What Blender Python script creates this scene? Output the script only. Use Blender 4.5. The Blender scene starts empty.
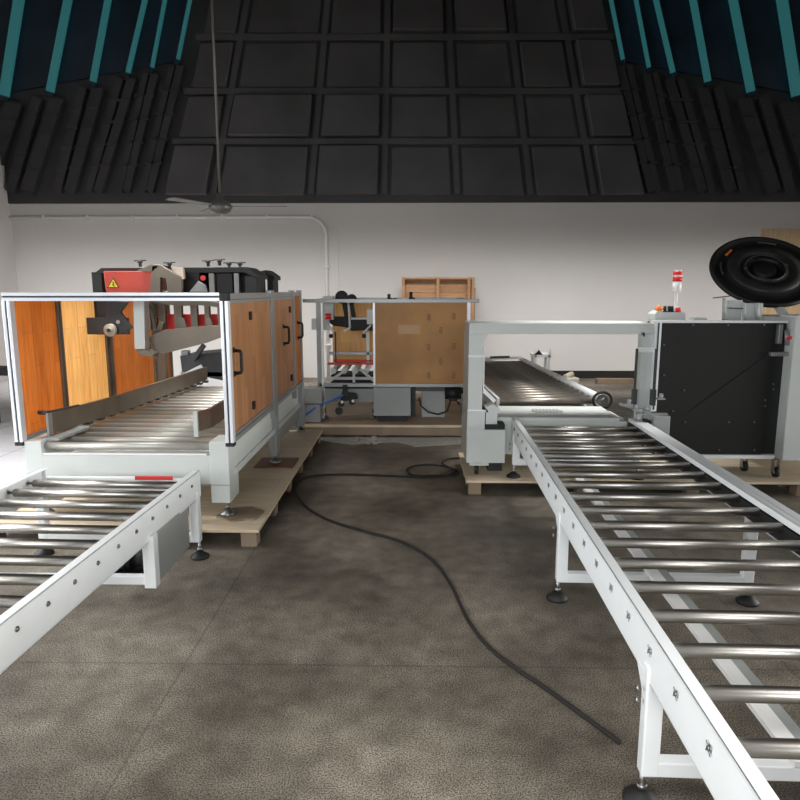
import bpy, bmesh, math, random
from mathutils import Vector, Matrix
R = math.radians
rnd = random.Random(7)
C = bpy.context.scene.collection
F, VX, HY, H = 660.0, 412.0, 290.0, 1.6
PITCH = math.atan((400-HY)/F); YAW = math.atan((VX-400)/F)
# ---------------------------------------------------------------- camera
cam_d = bpy.data.cameras.new('camera'); cam = bpy.data.objects.new('camera', cam_d); C.objects.link(cam)
cam.location = (0, 0, H); cam.rotation_euler = (R(90)-PITCH, 0, YAW)
cam_d.sensor_width = 36; cam_d.lens = F/800*36; cam_d.clip_end = 100
bpy.context.scene.camera = cam
CM = Matrix.Rotation(YAW, 3, 'Z') @ Matrix.Rotation(R(90)-PITCH, 3, 'X')
def at(px, py, Y):
    """point of the plane y = Y seen at that place of the photograph (used to read sizes off it)"""
    d = CM @ Vector(((px-400)/F, (400-py)/F, -1)); t = Y/d.y
    return Vector((d.x*t, Y, H+d.z*t))
def X(px, Y, py=310): return at(px, py, Y).x
def Z(py, Y, px=400): return at(px, py, Y).z

# ---------------------------------------------------------------- materials
def mat(name, col, rough=.5, metal=0., var=.0, scale=6., bump=0., bscale=60., coat=0., emit=None, estr=0.):
    m = bpy.data.materials.new(name); m.use_nodes = True
    nt = m.node_tree; b = nt.nodes['Principled BSDF']
    b.inputs['Base Color'].default_value = (*col, 1); b.inputs['Roughness'].default_value = rough
    b.inputs['Metallic'].default_value = metal
    if coat: b.inputs['Coat Weight'].default_value = coat
    tc = nt.nodes.new('ShaderNodeTexCoord')
    if var:
        n = nt.nodes.new('ShaderNodeTexNoise'); n.inputs['Scale'].default_value = scale; n.inputs['Detail'].default_value = 5
        nt.links.new(tc.outputs['Object'], n.inputs['Vector'])
        r = nt.nodes.new('ShaderNodeMapRange'); r.inputs['From Min'].default_value = .3; r.inputs['From Max'].default_value = .7
        r.inputs['To Min'].default_value = 1-var; r.inputs['To Max'].default_value = 1+var*.5
        nt.links.new(n.outputs['Fac'], r.inputs['Value'])
        h = nt.nodes.new('ShaderNodeHueSaturation'); h.inputs['Color'].default_value = (*col, 1)
        nt.links.new(r.outputs['Result'], h.inputs['Value']); nt.links.new(h.outputs['Color'], b.inputs['Base Color'])
    if bump:
        n2 = nt.nodes.new('ShaderNodeTexNoise'); n2.inputs['Scale'].default_value = bscale; n2.inputs['Detail'].default_value = 4
        nt.links.new(tc.outputs['Object'], n2.inputs['Vector'])
        bp = nt.nodes.new('ShaderNodeBump'); bp.inputs['Strength'].default_value = bump; bp.inputs['Distance'].default_value = .01
        nt.links.new(n2.outputs['Fac'], bp.inputs['Height']); nt.links.new(bp.outputs['Normal'], b.inputs['Normal'])
    if emit:
        b.inputs['Emission Color'].default_value = (*emit, 1); b.inputs['Emission Strength'].default_value = estr
    return m
def wood(name, c1, c2, along='Z', across='Y', w=.11, l=.45, rough=.45, gap=.004, coat=0., thin=0.):
    """staves running along one axis, each with its own tone and grain"""
    m = bpy.data.materials.new(name); m.use_nodes = True
    nt = m.node_tree; L = nt.links.new; b = nt.nodes['Principled BSDF']; b.inputs['Roughness'].default_value = rough
    if coat: b.inputs['Coat Weight'].default_value = coat
    tc = nt.nodes.new('ShaderNodeTexCoord'); sp = nt.nodes.new('ShaderNodeSeparateXYZ'); cb = nt.nodes.new('ShaderNodeCombineXYZ')
    L(tc.outputs['Object'], sp.inputs[0]); L(sp.outputs[along], cb.inputs['X']); L(sp.outputs[across], cb.inputs['Y'])
    br = nt.nodes.new('ShaderNodeTexBrick'); L(cb.outputs[0], br.inputs['Vector'])
    br.inputs['Scale'].default_value = 1; br.inputs['Brick Width'].default_value = l; br.inputs['Row Height'].default_value = w
    br.inputs['Mortar Size'].default_value = gap*.3; br.inputs['Color1'].default_value = (*c1, 1); br.inputs['Color2'].default_value = (*c2, 1)
    br.inputs['Mortar'].default_value = (*[v*.6 for v in c1], 1); br.offset = .37
    mp = nt.nodes.new('ShaderNodeMapping'); mp.inputs['Scale'].default_value = (3, 40, 40); L(cb.outputs[0], mp.inputs['Vector'])
    n = nt.nodes.new('ShaderNodeTexNoise'); n.inputs['Scale'].default_value = 1.2; n.inputs['Detail'].default_value = 6; L(mp.outputs[0], n.inputs['Vector'])
    r = nt.nodes.new('ShaderNodeMapRange'); r.inputs['From Min'].default_value = .3; r.inputs['From Max'].default_value = .7
    r.inputs['To Min'].default_value = .8; r.inputs['To Max'].default_value = 1.12; L(n.outputs['Fac'], r.inputs['Value'])
    h = nt.nodes.new('ShaderNodeHueSaturation'); L(br.outputs['Color'], h.inputs['Color']); L(r.outputs['Result'], h.inputs['Value'])
    L(h.outputs['Color'], b.inputs['Base Color'])
    if thin:   # paper-covered acrylic lets daylight through
        tr = nt.nodes.new('ShaderNodeBsdfTranslucent'); L(h.outputs['Color'], tr.inputs['Color'])
        mx = nt.nodes.new('ShaderNodeMixShader'); mx.inputs['Fac'].default_value = thin
        L(b.outputs[0], mx.inputs[1]); L(tr.outputs[0], mx.inputs[2]); L(mx.outputs[0], nt.nodes['Material Output'].inputs['Surface'])
    return m
M = {}
M['paint'] = mat('pale_machine_paint', (.60, .63, .61), .4, var=.05, scale=3)
M['paintg'] = mat('grey_machine_paint', (.33, .35, .34), .45, var=.06, scale=3)
M['rail'] = mat('white_rail_paint', (.84, .87, .88), .33, var=.04, scale=5)
M['steel'] = mat('roller_steel', (.40, .38, .35), .37, 1., var=.04, scale=3)
M['steelb'] = mat('brown_roller_steel', (.42, .38, .33), .42, .9, var=.2, scale=14)
M['zinc'] = mat('zinc_bolt', (.35, .35, .35), .35, 1.)
M['alu'] = mat('aluminium_profile', (.78, .80, .83), .35, .35, var=.03)
M['alud'] = mat('grey_aluminium', (.33, .34, .34), .4, .5, var=.06)
M['slot'] = mat('slot_dark', (.02, .03, .06), .5)
M['black'] = mat('black_plastic', (.007, .007, .0075), .6, var=.2)
M['blackp'] = mat('black_panel_paint', (.0055, .0056, .0053), .55, var=.25, scale=4)
M['dkgrey'] = mat('dark_grey_metal', (.055, .058, .062), .45, .3, var=.2)
M['taupe'] = mat('oily_grey_metal', (.19, .158, .12), .45, .25, var=.2, scale=5)
M['red'] = mat('red_cover_paint', (.62, .075, .045), .4, var=.1)
M['redd'] = mat('dark_red_board', (.62, .03, .025), .4, var=.15)
M['redlamp'] = mat('red_lens', (.75, .03, .03), .25)
M['orange'] = mat('orange_plastic', (.85, .22, .03), .35)
M['yellow'] = mat('warning_yellow', (.85, .62, .04), .45)
M['cream'] = mat('cream_plastic', (.50, .45, .36), .45)
M['white'] = mat('white_paint', (.8, .8, .79), .45, var=.05)
M['blue'] = mat('blue_hose', (.05, .16, .6), .4)
M['reel'] = mat('reel_face', (.022, .022, .021), .45)
M['bed'] = mat('bed_roller_steel', (.50, .49, .45), .48, .75, var=.06)
M['rubber'] = mat('black_rubber', (.010, .010, .010), .6)
M['cable'] = mat('cable_rubber', (.016, .014, .012), .85, var=.2)
M['plyo'] = wood('orange_plywood', (.68, .33, .105), (.60, .27, .08), 'Z', 'Y', .12, .6, .4, thin=.6)
M['plyl'] = wood('light_plywood', (.93, .68, .37), (.88, .61, .31), 'Z', 'Y', .12, .6, .4, thin=.6)
M['plyb'] = wood('brown_plywood', (.46, .215, .095), (.33, .145, .058), 'Z', 'Y', .09, .5, .38)
M['plyf'] = mat('brown_film_board', (.44, .215, .06), .5, var=.28, scale=2.2)
M['plyy'] = wood('yellow_plywood', (.62, .33, .10), (.56, .28, .08), 'Z', 'X', .15, .8, .4)
M['pal'] = wood('pallet_plywood', (.72, .60, .44), (.64, .51, .36), 'X', 'Y', .35, 1.3, .6)
M['palb'] = wood('pallet_timber', (.27, .20, .135), (.21, .15, .10), 'X', 'Y', .12, 1.1, .7)
M['kraft'] = mat('kraft_patch', (.50, .28, .12), .4)
M['pal2'] = wood('pallet_board', (.42, .31, .20), (.34, .24, .15), 'X', 'Y', .2, 1.5, .6)
M['crate'] = wood('crate_timber', (.44, .24, .12), (.33, .17, .08), 'X', 'Z', .12, .8, .6)
M['tan'] = wood('tan_board', (.66, .47, .28), (.64, .45, .265), 'Z', 'X', .6, 2.6, .5)
M['mark'] = mat('brown_print', (.17, .062, .03), .5)
M['film'] = mat('white_crumpled', (.42, .41, .39), .35, var=.25, scale=18, bump=.8, bscale=30)
M['clad'] = mat('charcoal_backdrop', (.045, .044, .046), .5, var=.25, scale=1.5)
M['cladl'] = mat('charcoal_backdrop_panel', (.085, .082, .083), .5, var=.3, scale=1.2)
M['navy'] = mat('navy_backdrop', (.014, .034, .060), .4, var=.5, scale=1.0)
M['teal'] = mat('teal_backdrop_strip', (.03, .15, .16), .3, emit=(.03, .16, .17), estr=.5)  # emission added so the backdrop strips glow
M['wall'] = mat('plaster_wall', (.70, .675, .65), .75, var=.05, scale=.6, bump=.12, bscale=14)
M['ceil'] = mat('dark_ceiling', (.03, .03, .032), .7, var=.1)
M['base'] = mat('dark_skirting', (.018, .016, .015), .5)
M['fan'] = mat('fan_metal', (.13, .12, .11), .4, .3)

def floor_mat():
    m = bpy.data.materials.new('terrazzo_floor'); m.use_nodes = True
    nt = m.node_tree; L = nt.links.new; b = nt.nodes['Principled BSDF']
    tc = nt.nodes.new('ShaderNodeTexCoord')
    def noise(s, d=5):
        n = nt.nodes.new('ShaderNodeTexNoise'); n.inputs['Scale'].default_value = s; n.inputs['Detail'].default_value = d
        L(tc.outputs['Object'], n.inputs['Vector']); return n.outputs['Fac']
    def ramp(v, p0, c0, p1, c1):
        r = nt.nodes.new('ShaderNodeValToRGB'); r.color_ramp.elements[0].position = p0; r.color_ramp.elements[0].color = (*c0, 1)
        r.color_ramp.elements[1].position = p1; r.color_ramp.elements[1].color = (*c1, 1); L(v, r.inputs['Fac']); return r.outputs['Color']
    def mix(f, a, c, mode='MIX'):
        x = nt.nodes.new('ShaderNodeMix'); x.data_type = 'RGBA'; x.blend_type = mode
        if isinstance(f, float): x.inputs['Factor'].default_value = f
        else: L(f, x.inputs['Factor'])
        L(a, x.inputs['A']); L(c, x.inputs['B']); return x.outputs['Result']
    base = ramp(noise(.9), .32, (.050, .043, .035), .64, (.200, .181, .154))
    sp = ramp(noise(185, 1), .36, (.30, .29, .28), .62, (1.95, 1.9, 1.8))
    c = mix(1.0, base, sp, 'MULTIPLY')
    fine = ramp(noise(9, 8), .32, (.72, .71, .70), .68, (1.18, 1.18, 1.18)); c = mix(1.0, c, fine, 'MULTIPLY')
    br = nt.nodes.new('ShaderNodeTexBrick'); L(tc.outputs['Object'], br.inputs['Vector']); br.offset = 0
    br.inputs['Scale'].default_value = 1; br.inputs['Brick Width'].default_value = 2.6; br.inputs['Row Height'].default_value = 1.9
    mp = nt.nodes.new('ShaderNodeMapping'); mp.inputs['Location'].default_value = (.98, -2.62, 0); L(tc.outputs['Object'], mp.inputs['Vector']); L(mp.outputs[0], br.inputs['Vector'])
    br.inputs['Mortar Size'].default_value = .006; br.inputs['Color1'].default_value = br.inputs['Color2'].default_value = (1, 1, 1, 1)
    br.inputs['Mortar'].default_value = (.72, .72, .72, 1)
    c = mix(1.0, c, br.outputs['Color'], 'MULTIPLY')
    # white tiled strip along the left wall
    b2 = nt.nodes.new('ShaderNodeTexBrick'); L(tc.outputs['Object'], b2.inputs['Vector']); b2.offset = 0
    b2.inputs['Scale'].default_value = 1; b2.inputs['Brick Width'].default_value = .8; b2.inputs['Row Height'].default_value = .8
    b2.inputs['Mortar Size'].default_value = .006; b2.inputs['Color1'].default_value = (.66, .65, .66, 1); b2.inputs['Color2'].default_value = (.62, .61, .62, 1)
    b2.inputs['Mortar'].default_value = (.3, .3, .3, 1)
    s = nt.nodes.new('ShaderNodeSeparateXYZ'); L(tc.outputs['Object'], s.inputs[0])
    lt = nt.nodes.new('ShaderNodeMath'); lt.operation = 'LESS_THAN'; lt.inputs[1].default_value = -2.75; L(s.outputs['X'], lt.inputs[0])
    c = mix(lt.outputs[0], c, b2.outputs['Color'])
    L(c, b.inputs['Base Color']); b.inputs['Roughness'].default_value = .55; b.inputs['Specular IOR Level'].default_value = .35
    bp = nt.nodes.new('ShaderNodeBump'); bp.inputs['Strength'].default_value = .1; bp.inputs['Distance'].default_value = .004
    L(noise(185, 1), bp.inputs['Height']); L(bp.outputs['Normal'], b.inputs['Normal'])
    return m
M['floor'] = floor_mat()

# ---------------------------------------------------------------- mesh helpers
class MB:
    def __init__(s): s.bm = bmesh.new()
    def _mi(s, faces, mi, smooth=False):
        for f in faces: f.material_index = mi; f.smooth = smooth
    def box(s, x0, x1, y0, y1, z0, z1, bev=.003, mi=0):
        vs = [s.bm.verts.new((x, y, z)) for x in (x0, x1) for y in (y0, y1) for z in (z0, z1)]
        q = [(0, 1, 3, 2), (4, 6, 7, 5), (0, 4, 5, 1), (2, 3, 7, 6), (0, 2, 6, 4), (1, 5, 7, 3)]
        fs = [s.bm.faces.new([vs[i] for i in k]) for k in q]; s._mi(fs, mi)
        m = min(abs(x1-x0), abs(y1-y0), abs(z1-z0))
        if bev and m > bev*2.2:
            r = bmesh.ops.bevel(s.bm, geom=list({e for f in fs for e in f.edges}), offset=bev, segments=2, profile=.5, affect='EDGES')
            s._mi(r['faces'], mi)
        return s
    def bar(s, p0, p1, w, h, mi=0, up=(0, 0, 1), bev=.002):
        """box beam between two points, w across, h along up"""
        p0, p1 = Vector(p0), Vector(p1); d = (p1-p0).normalized(); u = Vector(up)
        if abs(d.dot(u)) > .97: u = Vector((0, 1, 0))
        a = d.cross(u).normalized(); u = a.cross(d).normalized()
        vs = [s.bm.verts.new(p + a*i*w/2 + u*j*h/2) for p in (p0, p1) for i, j in ((-1, -1), (1, -1), (1, 1), (-1, 1))]
        fs = [s.bm.faces.new([vs[i] for i in k]) for k in ((3, 2, 1, 0), (4, 5, 6, 7), (0, 1, 5, 4), (1, 2, 6, 5), (2, 3, 7, 6), (3, 0, 4, 7))]
        s._mi(fs, mi)
        if bev and min(w, h) > bev*2.2:
            r = bmesh.ops.bevel(s.bm, geom=list({e for f in fs for e in f.edges}), offset=bev, segments=2, profile=.5, affect='EDGES')
            s._mi(r['faces'], mi)
        return s
    def cyl(s, p0, p1, r0, r1=None, n=24, mi=0):
        p0, p1 = Vector(p0), Vector(p1); r1 = r0 if r1 is None else r1
        d = (p1-p0).normalized(); a = d.orthogonal().normalized(); b = d.cross(a)
        rings = []
        for p, r in ((p0, r0), (p1, r1)):
            rings.append([s.bm.verts.new(p + (a*math.cos(t)+b*math.sin(t))*r) for t in [2*math.pi*k/n for k in range(n)]])
        side = [s.bm.faces.new((rings[0][k], rings[0][(k+1) % n], rings[1][(k+1) % n], rings[1][k])) for k in range(n)]
        caps = [s.bm.faces.new(rings[0][::-1]), s.bm.faces.new(rings[1])]
        s._mi(side, mi, True); s._mi(caps, mi)
        return s
    def lathe(s, o, axis, prof, n=48, mi=0):
        """profile [(radius, height along axis)] turned about an axis"""
        o = Vector(o); d = Vector(axis).normalized(); a = d.orthogonal().normalized(); b = d.cross(a); rings = []
        for r, h in prof:
            if r < 1e-5: rings.append([s.bm.verts.new(o+d*h)])
            else: rings.append([s.bm.verts.new(o+d*h+(a*math.cos(t)+b*math.sin(t))*r) for t in [2*math.pi*k/n for k in range(n)]])
        for A, B in zip(rings, rings[1:]):
            for k in range(n):
                k2 = (k+1) % n
                q = [A[k % len(A)], A[k2 % len(A)], B[k2 % len(B)], B[k % len(B)]]
                q = list(dict.fromkeys(q))
                if len(q) > 2:
                    f = s.bm.faces.new(q); f.material_index = mi; f.smooth = True
        return s
    def tube(s, pts, r, n=10, mi=0, closed=False):
        P = [Vector(p) for p in pts]; rings = []; a = None
        for i, p in enumerate(P):
            d = ((P[(i+1) % len(P)] if closed or i < len(P)-1 else p) - (P[i-1] if closed or i > 0 else p)).normalized()
            if a is None: a = d.orthogonal().normalized()
            a = (a - d*a.dot(d)).normalized(); b = d.cross(a)
            rings.append([s.bm.verts.new(p+(a*math.cos(t)+b*math.sin(t))*r) for t in [2*math.pi*k/n for k in range(n)]])
        for i in range(len(P) if closed else len(P)-1):
            A, B = rings[i], rings[(i+1) % len(P)]
            for k in range(n):
                f = s.bm.faces.new((A[k], A[(k+1) % n], B[(k+1) % n], B[k])); f.smooth = True; f.material_index = mi
        if not closed:
            s.bm.faces.new(rings[0][::-1]).material_index = mi; s.bm.faces.new(rings[-1]).material_index = mi
        return s
    def prism(s, pts, ext, mi=0, bev=.002):
        """polygon (3-D points) given thickness along ext"""
        e = Vector(ext); A = [s.bm.verts.new(Vector(p)) for p in pts]; B = [s.bm.verts.new(Vector(p)+e) for p in pts]; n = len(pts)
        fs = [s.bm.faces.new(A), s.bm.faces.new(B[::-1])]
        fs += [s.bm.faces.new((A[k], B[k], B[(k+1) % n], A[(k+1) % n])) for k in range(n)]
        s._mi(fs, mi)
        if bev:
            r = bmesh.ops.bevel(s.bm, geom=list({x for f in fs for x in f.edges}), offset=bev, segments=1, affect='EDGES'); s._mi(r['faces'], mi)
        return s
    def build(s, name, m, parent=None, local=False):
        bmesh.ops.recalc_face_normals(s.bm, faces=s.bm.faces)
        me = bpy.data.meshes.new(name); 
        if parent is not None and not local:
            root = parent
            W = Matrix.Identity(4); p = parent
            while p is not None: W = p.matrix_basis @ W; p = p.parent
            s.bm.transform(W.inverted())
        s.bm.to_mesh(me); s.bm.free()
        for k in (m if isinstance(m, (list, tuple)) else [m]): me.materials.append(M[k])
        o = bpy.data.objects.new(name, me); C.objects.link(o)
        if parent is not None: o.parent = parent
        return o
def split(s, name, m, parent=None, local=False):
    """the same shapes, each loose piece linked as an object of its own"""
    bm = s.bm; seen = set(); isl = []
    for v in bm.verts:
        if v in seen: continue
        st = [v]; seen.add(v); g_ = []
        while st:
            u = st.pop(); g_.append(u)
            for e in u.link_edges:
                w_ = e.other_vert(u)
                if w_ not in seen: seen.add(w_); st.append(w_)
        isl.append(g_)
    out = []
    for g_ in isl:
        n = MB(); mp = {v: n.bm.verts.new(v.co) for v in g_}
        for f in {f for v in g_ for f in v.link_faces}:
            q = n.bm.faces.new([mp[v] for v in f.verts]); q.material_index = f.material_index; q.smooth = f.smooth
        out.append(n.build(name, m, parent, local))
    bm.free(); return out
MB.split = split
def tag(o, label, cat, group=None):
    o['label'] = label; o['category'] = cat
    if group: o['group'] = group
    return o
def thing(name, label, cat, loc=(0, 0, 0), rz=0, group=None):
    o = bpy.data.objects.new(name, None); C.objects.link(o); o.location = loc; o.rotation_euler = (0, 0, rz)
    o.empty_display_size = .1
    return tag(o, label, cat, group)
def struct(o): o['kind'] = 'structure'; return o
def dupl(o, off, parent=None):
    c = o.copy(); C.objects.link(c); c.parent = parent if parent is not None else o.parent
    c.location = Vector(o.location)+Vector(off)
    for ch in o.children:
        d = ch.copy(); C.objects.link(d); d.parent = c
    return c
def profile(mb, p0, p1, w, face, mi_slot=1, slot=.22, d=None):
    """extruded aluminium bar: a square tube with a dark groove along the sides that face +-face"""
    p0, p1 = Vector(p0), Vector(p1); ax = (p1-p0).normalized(); f = Vector(face).normalized(); a = ax.cross(f).normalized()
    k = w*(1-slot)/2; off = (w-k)/2; d = d or w
    for sgn in (-1, 1): mb.bar(p0+a*off*sgn, p1+a*off*sgn, d, k, up=a)
    mb.bar(p0, p1, d*.72, w*slot*1.1, up=a, mi=mi_slot, bev=0)

# ================================================================ THE HALL
BW = 12.1; XL, XR = -7.2, 8.6; YF = -4.0; ZC = 7.0
CL = Z(203, BW)      # foot of the added dark backdrop
struct(MB().box(XL-.2, XR+.2, YF, BW+.2, -.1, 0, 0).build('floor', 'floor'))
struct(MB().box(XL-.2, XR+.2, BW, BW+.2, 0, ZC, 0).build('wall_back', 'wall'))
struct(MB().box(XL-.2, XL, YF, BW, 0, ZC, 0).build('wall_left', 'wall'))
struct(MB().box(XR, XR+.2, YF, BW, 0, ZC, 0).build('wall_right', 'wall'))
struct(MB().box(XL-.2, XR+.2, YF, BW+.2, ZC, ZC+.1, 0).build('ceiling', 'ceil'))
struct(MB().box(1.6, XR, BW-.03, BW, 0, .14, .004).build('baseboard_back', 'base'))
# added upper wall, shaped after a backdrop graphic: coffered middle, leaning slatted flanks
def wp(px, py, y=BW): return at(px, py, y)
mb = MB(); mb.box(XL, XR, BW-.06, BW, CL, ZC, 0); struct(mb.build('trim_1', 'clad'))
mb = MB()
apx, apy = 405, -900
def fan(x0, y): return apx+(x0-apx)*(y-apy)/(0-apy)
cols = [205, 248, 328, 388, 448, 508, 560, 604]; rows = [-30, 38, 92, 142, 200]
for x0 in cols[1:-1]:
    p, q = wp(fan(x0, -30), -30, BW-.06), wp(fan(x0, 194), 194, BW-.06)
    mb.bar(p, q, .10, .10, up=(0, 1, 0))
for y in rows[1:-1]:
    p, q = wp(fan(cols[0], y), y, BW-.06), wp(fan(cols[-1], y), y, BW-.06); mb.bar(p, q, .10, .12, up=(0, 1, 0))
struct(mb.build('trim_2', 'cladl'))
mb = MB(); rr = random.Random(3)
for i in range(len(cols)-1):
    for j in range(len(rows)-1):
        dep = rr.choice((.03, .06, .09, .20)); y0, y1 = rows[j]+5, rows[j+1]-4
        pts = [wp(fan(cols[i], y0)+6, y0, BW-.06), wp(fan(cols[i+1], y0)-6, y0, BW-.06), wp(fan(cols[i+1], y1)-6, y1, BW-.06), wp(fan(cols[i], y1)+6, y1, BW-.06)]
        mb.prism(pts, (0, -dep, 0), bev=.02)
struct(mb.build('trim_3', 'cladl'))
strips = [(190, 178, 60, 3), (165, 152, 68, 3), (145, 128, 73, 4), (108, 93, 82, 5.5), (68, 50, 92, 7), (19, 4, 96, 9)]  # teal strips of the backdrop graphic, given a glow, no lamps
mbn = MB(); mbs = MB()
for sd in (0, 1):
    mir = (lambda x: x) if sd == 0 else (lambda x: 800-x+1)
    g = [[mir(-60), mir(196), mir(178), mir(-80)], [-30, -30, 62, 110]]
    mbn.prism([wp(a, b, BW-.06) for a, b in zip(*g)], (0, -.05, 0), bev=0)
    for k, (xt, xb, yb, w) in enumerate(strips):
        # slats that carry on below the strip
        sx = (xb-xt)/yb
        for q, ww in ((-w*1.6, w*.9), (w*1.3, w*1.4)):
            p = wp(mir(xt+q), 0 if yb < 0 else yb+6, BW-.10); p2 = wp(mir(xt+sx*190+q-ww*1.2), 192, BW-.10)
            p = wp(mir(xb+q), yb+6, BW-.10)
            mbs.bar(p, p2, ww*.018+.05, .14, up=(0, 1, 0))
            for s_ in range(1, 5):
                c = p.lerp(p2, s_/5.2); mbs.box(c.x-.10, c.x+.10, BW-.20, BW-.1, c.z-.02, c.z+.02, .004)
        p, q = wp(mir(xt-sx*25), -25, BW-.2), wp(mir(xb), yb, BW-.2)
        t = MB(); t.bar(p, q, w*12.4/F, .05, up=(0, 1, 0)); t.bar(q, q+(q-p).normalized()*.07, w*13/F+.02, .07, up=(0, 1, 0), mi=1)
        side = 'left' if sd == 0 else 'right'
        words = ['innermost and thinnest', 'second from the middle', 'third from the middle', 'fourth from the middle', 'broad one before the outermost', 'outermost and broadest'][k]
        tag(t.build('backdrop_strip', ['teal', 'navy']), 'glowing teal strip of the added backdrop, %s on the %s flank' % (words, side), 'light', 'teal backdrop tubes high on the back wall')
struct(mbn.build('trim_4', 'navy')); struct(mbs.build('trim_5', 'clad'))
# window in the left wall, outside the picture: frame only, its daylight is a lamp
# conduit along the wall
mb = MB(); zc = Z(217, BW); xv = X(330.5, BW)
pts = [(X(18, BW), BW-.05, zc), (xv-.35, BW-.05, zc)] + [(xv-.35+.3*math.sin(t), BW-.05, zc-.3+.3*math.cos(t)) for t in (R(20), R(45), R(70), R(90))] + [(xv-.05, BW-.05, 0.0)]
mb.tube(pts, .028, 12)
for i in range(7): mb.box(-6.6+i*.8, -6.56+i*.8, BW-.085, BW, zc-.04, zc+.04, .004)
for z in (.6, 1.3, 2.0): mb.box(xv-.10, xv, BW-.085, BW, z, z+.03, .004)
tag(mb.build('wall_conduit', 'white'), 'white conduit pipe running along the back wall and bending down', 'pipe')
# boxed column round the drop
struct(MB().box(xv-.16, xv+.16, BW-.012, BW, 0, zc-.2, .004).build('trim_6', 'wall'))
# ceiling fan
fy = 8.0; fz = Z(207, fy); fx = X(225, fy)
t = thing('ceiling_fan', 'dark three-bladed ceiling fan hanging in front of the upper wall', 'fan', (fx, fy, fz))
MB().cyl((fx, fy, fz+.08), (fx, fy, ZC), .014).cyl((fx, fy, ZC-.1), (fx, fy, ZC), .07).build('downrod', 'fan', t)
MB().lathe((fx, fy, fz-.08), (0, 0, 1), [(0, 0), (.07, .005), (.12, .04), (.14, .09), (.10, .14), (.05, .17), (.04, .24), (0, .24)]).build('motor', 'fan', t)
for k in range(3):
    a = R(2+120*k); d = Vector((math.cos(a), math.sin(a), 0)); n = Vector((-d.y, d.x, .12)).normalized(); o = Vector((fx, fy, fz+.01))
    b = MB(); b.prism([o+d*.12+n*.02, o+d*.25+n*.05, o+d*.76+n*.065, o+d*.78, o+d*.76-n*.065, o+d*.25-n*.05, o+d*.12-n*.02], (0, 0, .008), bev=.001)
    b.build('blade', 'fan', t)

# ================================================================ shared pieces
def foot(parent, x, y, z0, z1, local=False, r=.055, m='rubber'):
    """levelling foot: spindle with a flat pad standing at z0"""
    b = MB(); b.lathe((x, y, z0), (0, 0, 1), [(0, 0), (r, 0), (r, .012), (r*.55, .03), (.018, .04), (0, .04)], 24)
    b.cyl((x, y, z0+.03), (x, y, z1), .009, mi=1).cyl((x, y, z0+.045), (x, y, z0+.062), .017, n=6, mi=1)
    b.build('leveling_foot', [m, 'zinc'], parent, local)
def conveyor(label, x0, w, y0, y1, rz, ztop, pitch, first, stands, rail_h=.16, wide=False):
    t = thing('roller_conveyor', label, 'conveyor', (x0, 0, 0), rz)
    rc, rr_ = ztop-.051, .0225
    for sd in (0, 1):
        xo = 0 if sd == 0 else w; s = 1 if sd == 0 else -1
        b = MB()
        b.box(min(xo, xo+s*.006), max(xo, xo+s*.006), y0, y1, ztop-rail_h, ztop, .0015)
        b.box(min(xo, xo+s*.042), max(xo, xo+s*.042), y0, y1, ztop-.006, ztop, .0015)
        if not (wide and sd): b.box(min(xo, xo+s*.034), max(xo, xo+s*.034), y0, y1, ztop-rail_h, ztop-rail_h+.006, .0015)
        if sd == 1 and wide: b.box(w-.052, w-.034, y0, y1, ztop-.030, ztop, .003).box(w-.006, w+.045, y0, y1, ztop-.012, ztop+.0, .003)
        b.box(min(xo, xo+s*.03), max(xo, xo+s*.03), y1-.006, y1, ztop-rail_h, ztop, .0015)
        rail = b.build('side_rail', 'rail', t, True)
        if wide and sd: MB().box(w-.058, w-.036, y0+.01, y1-.01, ztop-.115, ztop-.038, .002).build('end_guard', 'rubber', rail, True)
        q = MB(); xb = xo-s*.004
        q.cyl((xo, 0, 0), (xb, 0, 0), .011, n=6).cyl((xb, 0, 0), (xb-s*.004, 0, 0), .006, n=12)
        if sd == 0: q.bar((xb-.001, -.013, -.013), (xb-.001, .013, .013), .002, .004).bar((xb-.001, -.013, .013), (xb-.001, .013, -.013), .002, .004)
        bolt = q.build('bolt', 'zinc', rail, True); yy = first; k = 0
        while yy < y1-.04:
            if k == 0: bolt.location = (0, yy, rc-.005)
            else: dupl(bolt, (0, yy-first, 0))
            yy += pitch; k += 1
    b = MB(); b.cyl((.045, 0, 0), (w-.055, 0, 0), rr_, n=28).cyl((.006, 0, 0), (w-.006, 0, 0), .008, n=10)
    b.cyl((.042, 0, 0), (.052, 0, 0), rr_-.003, n=20, mi=1).cyl((w-.062, 0, 0), (w-.050, 0, 0), rr_-.003, n=20, mi=1)
    ro = b.build('roller', ['steel', 'rubber'], t, True); ro.location = (0, first, rc); yy = first+pitch; n = 1
    while yy < y1-.04: dupl(ro, (0, n*pitch, 0)); yy += pitch; n += 1
    for (ys, zf) in stands:
        b = MB()
        lw = .055; zb = zf+.10
        for xx in (-.006, w-lw+.006): b.box(xx, xx+lw, ys, ys+.05, zb, ztop-rail_h+.05, .006)
        b.box(0, w, ys+.002, ys+.048, zb, zb+.05, .004)
        b.prism([(-.002, ys, ztop-rail_h+.01), (-.002, ys+.12, ztop-rail_h+.01), (-.002, ys+.02, ztop-rail_h-.09)], (.006, 0, 0), bev=0)
        b.cyl((-.024, ys+.025, ztop-rail_h-.03), (-.032, ys+.025, ztop-rail_h-.03), .01, n=6, mi=1)
        b.cyl((-.024, ys+.025, ztop-rail_h-.07), (-.032, ys+.025, ztop-rail_h-.07), .01, n=6, mi=1)
        st = b.build('stand', ['rail', 'zinc'], t, True)
        for xx in (.006, w-.006): foot(st, xx, ys+.025, zf, zb+.01, True)
    return t
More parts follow.
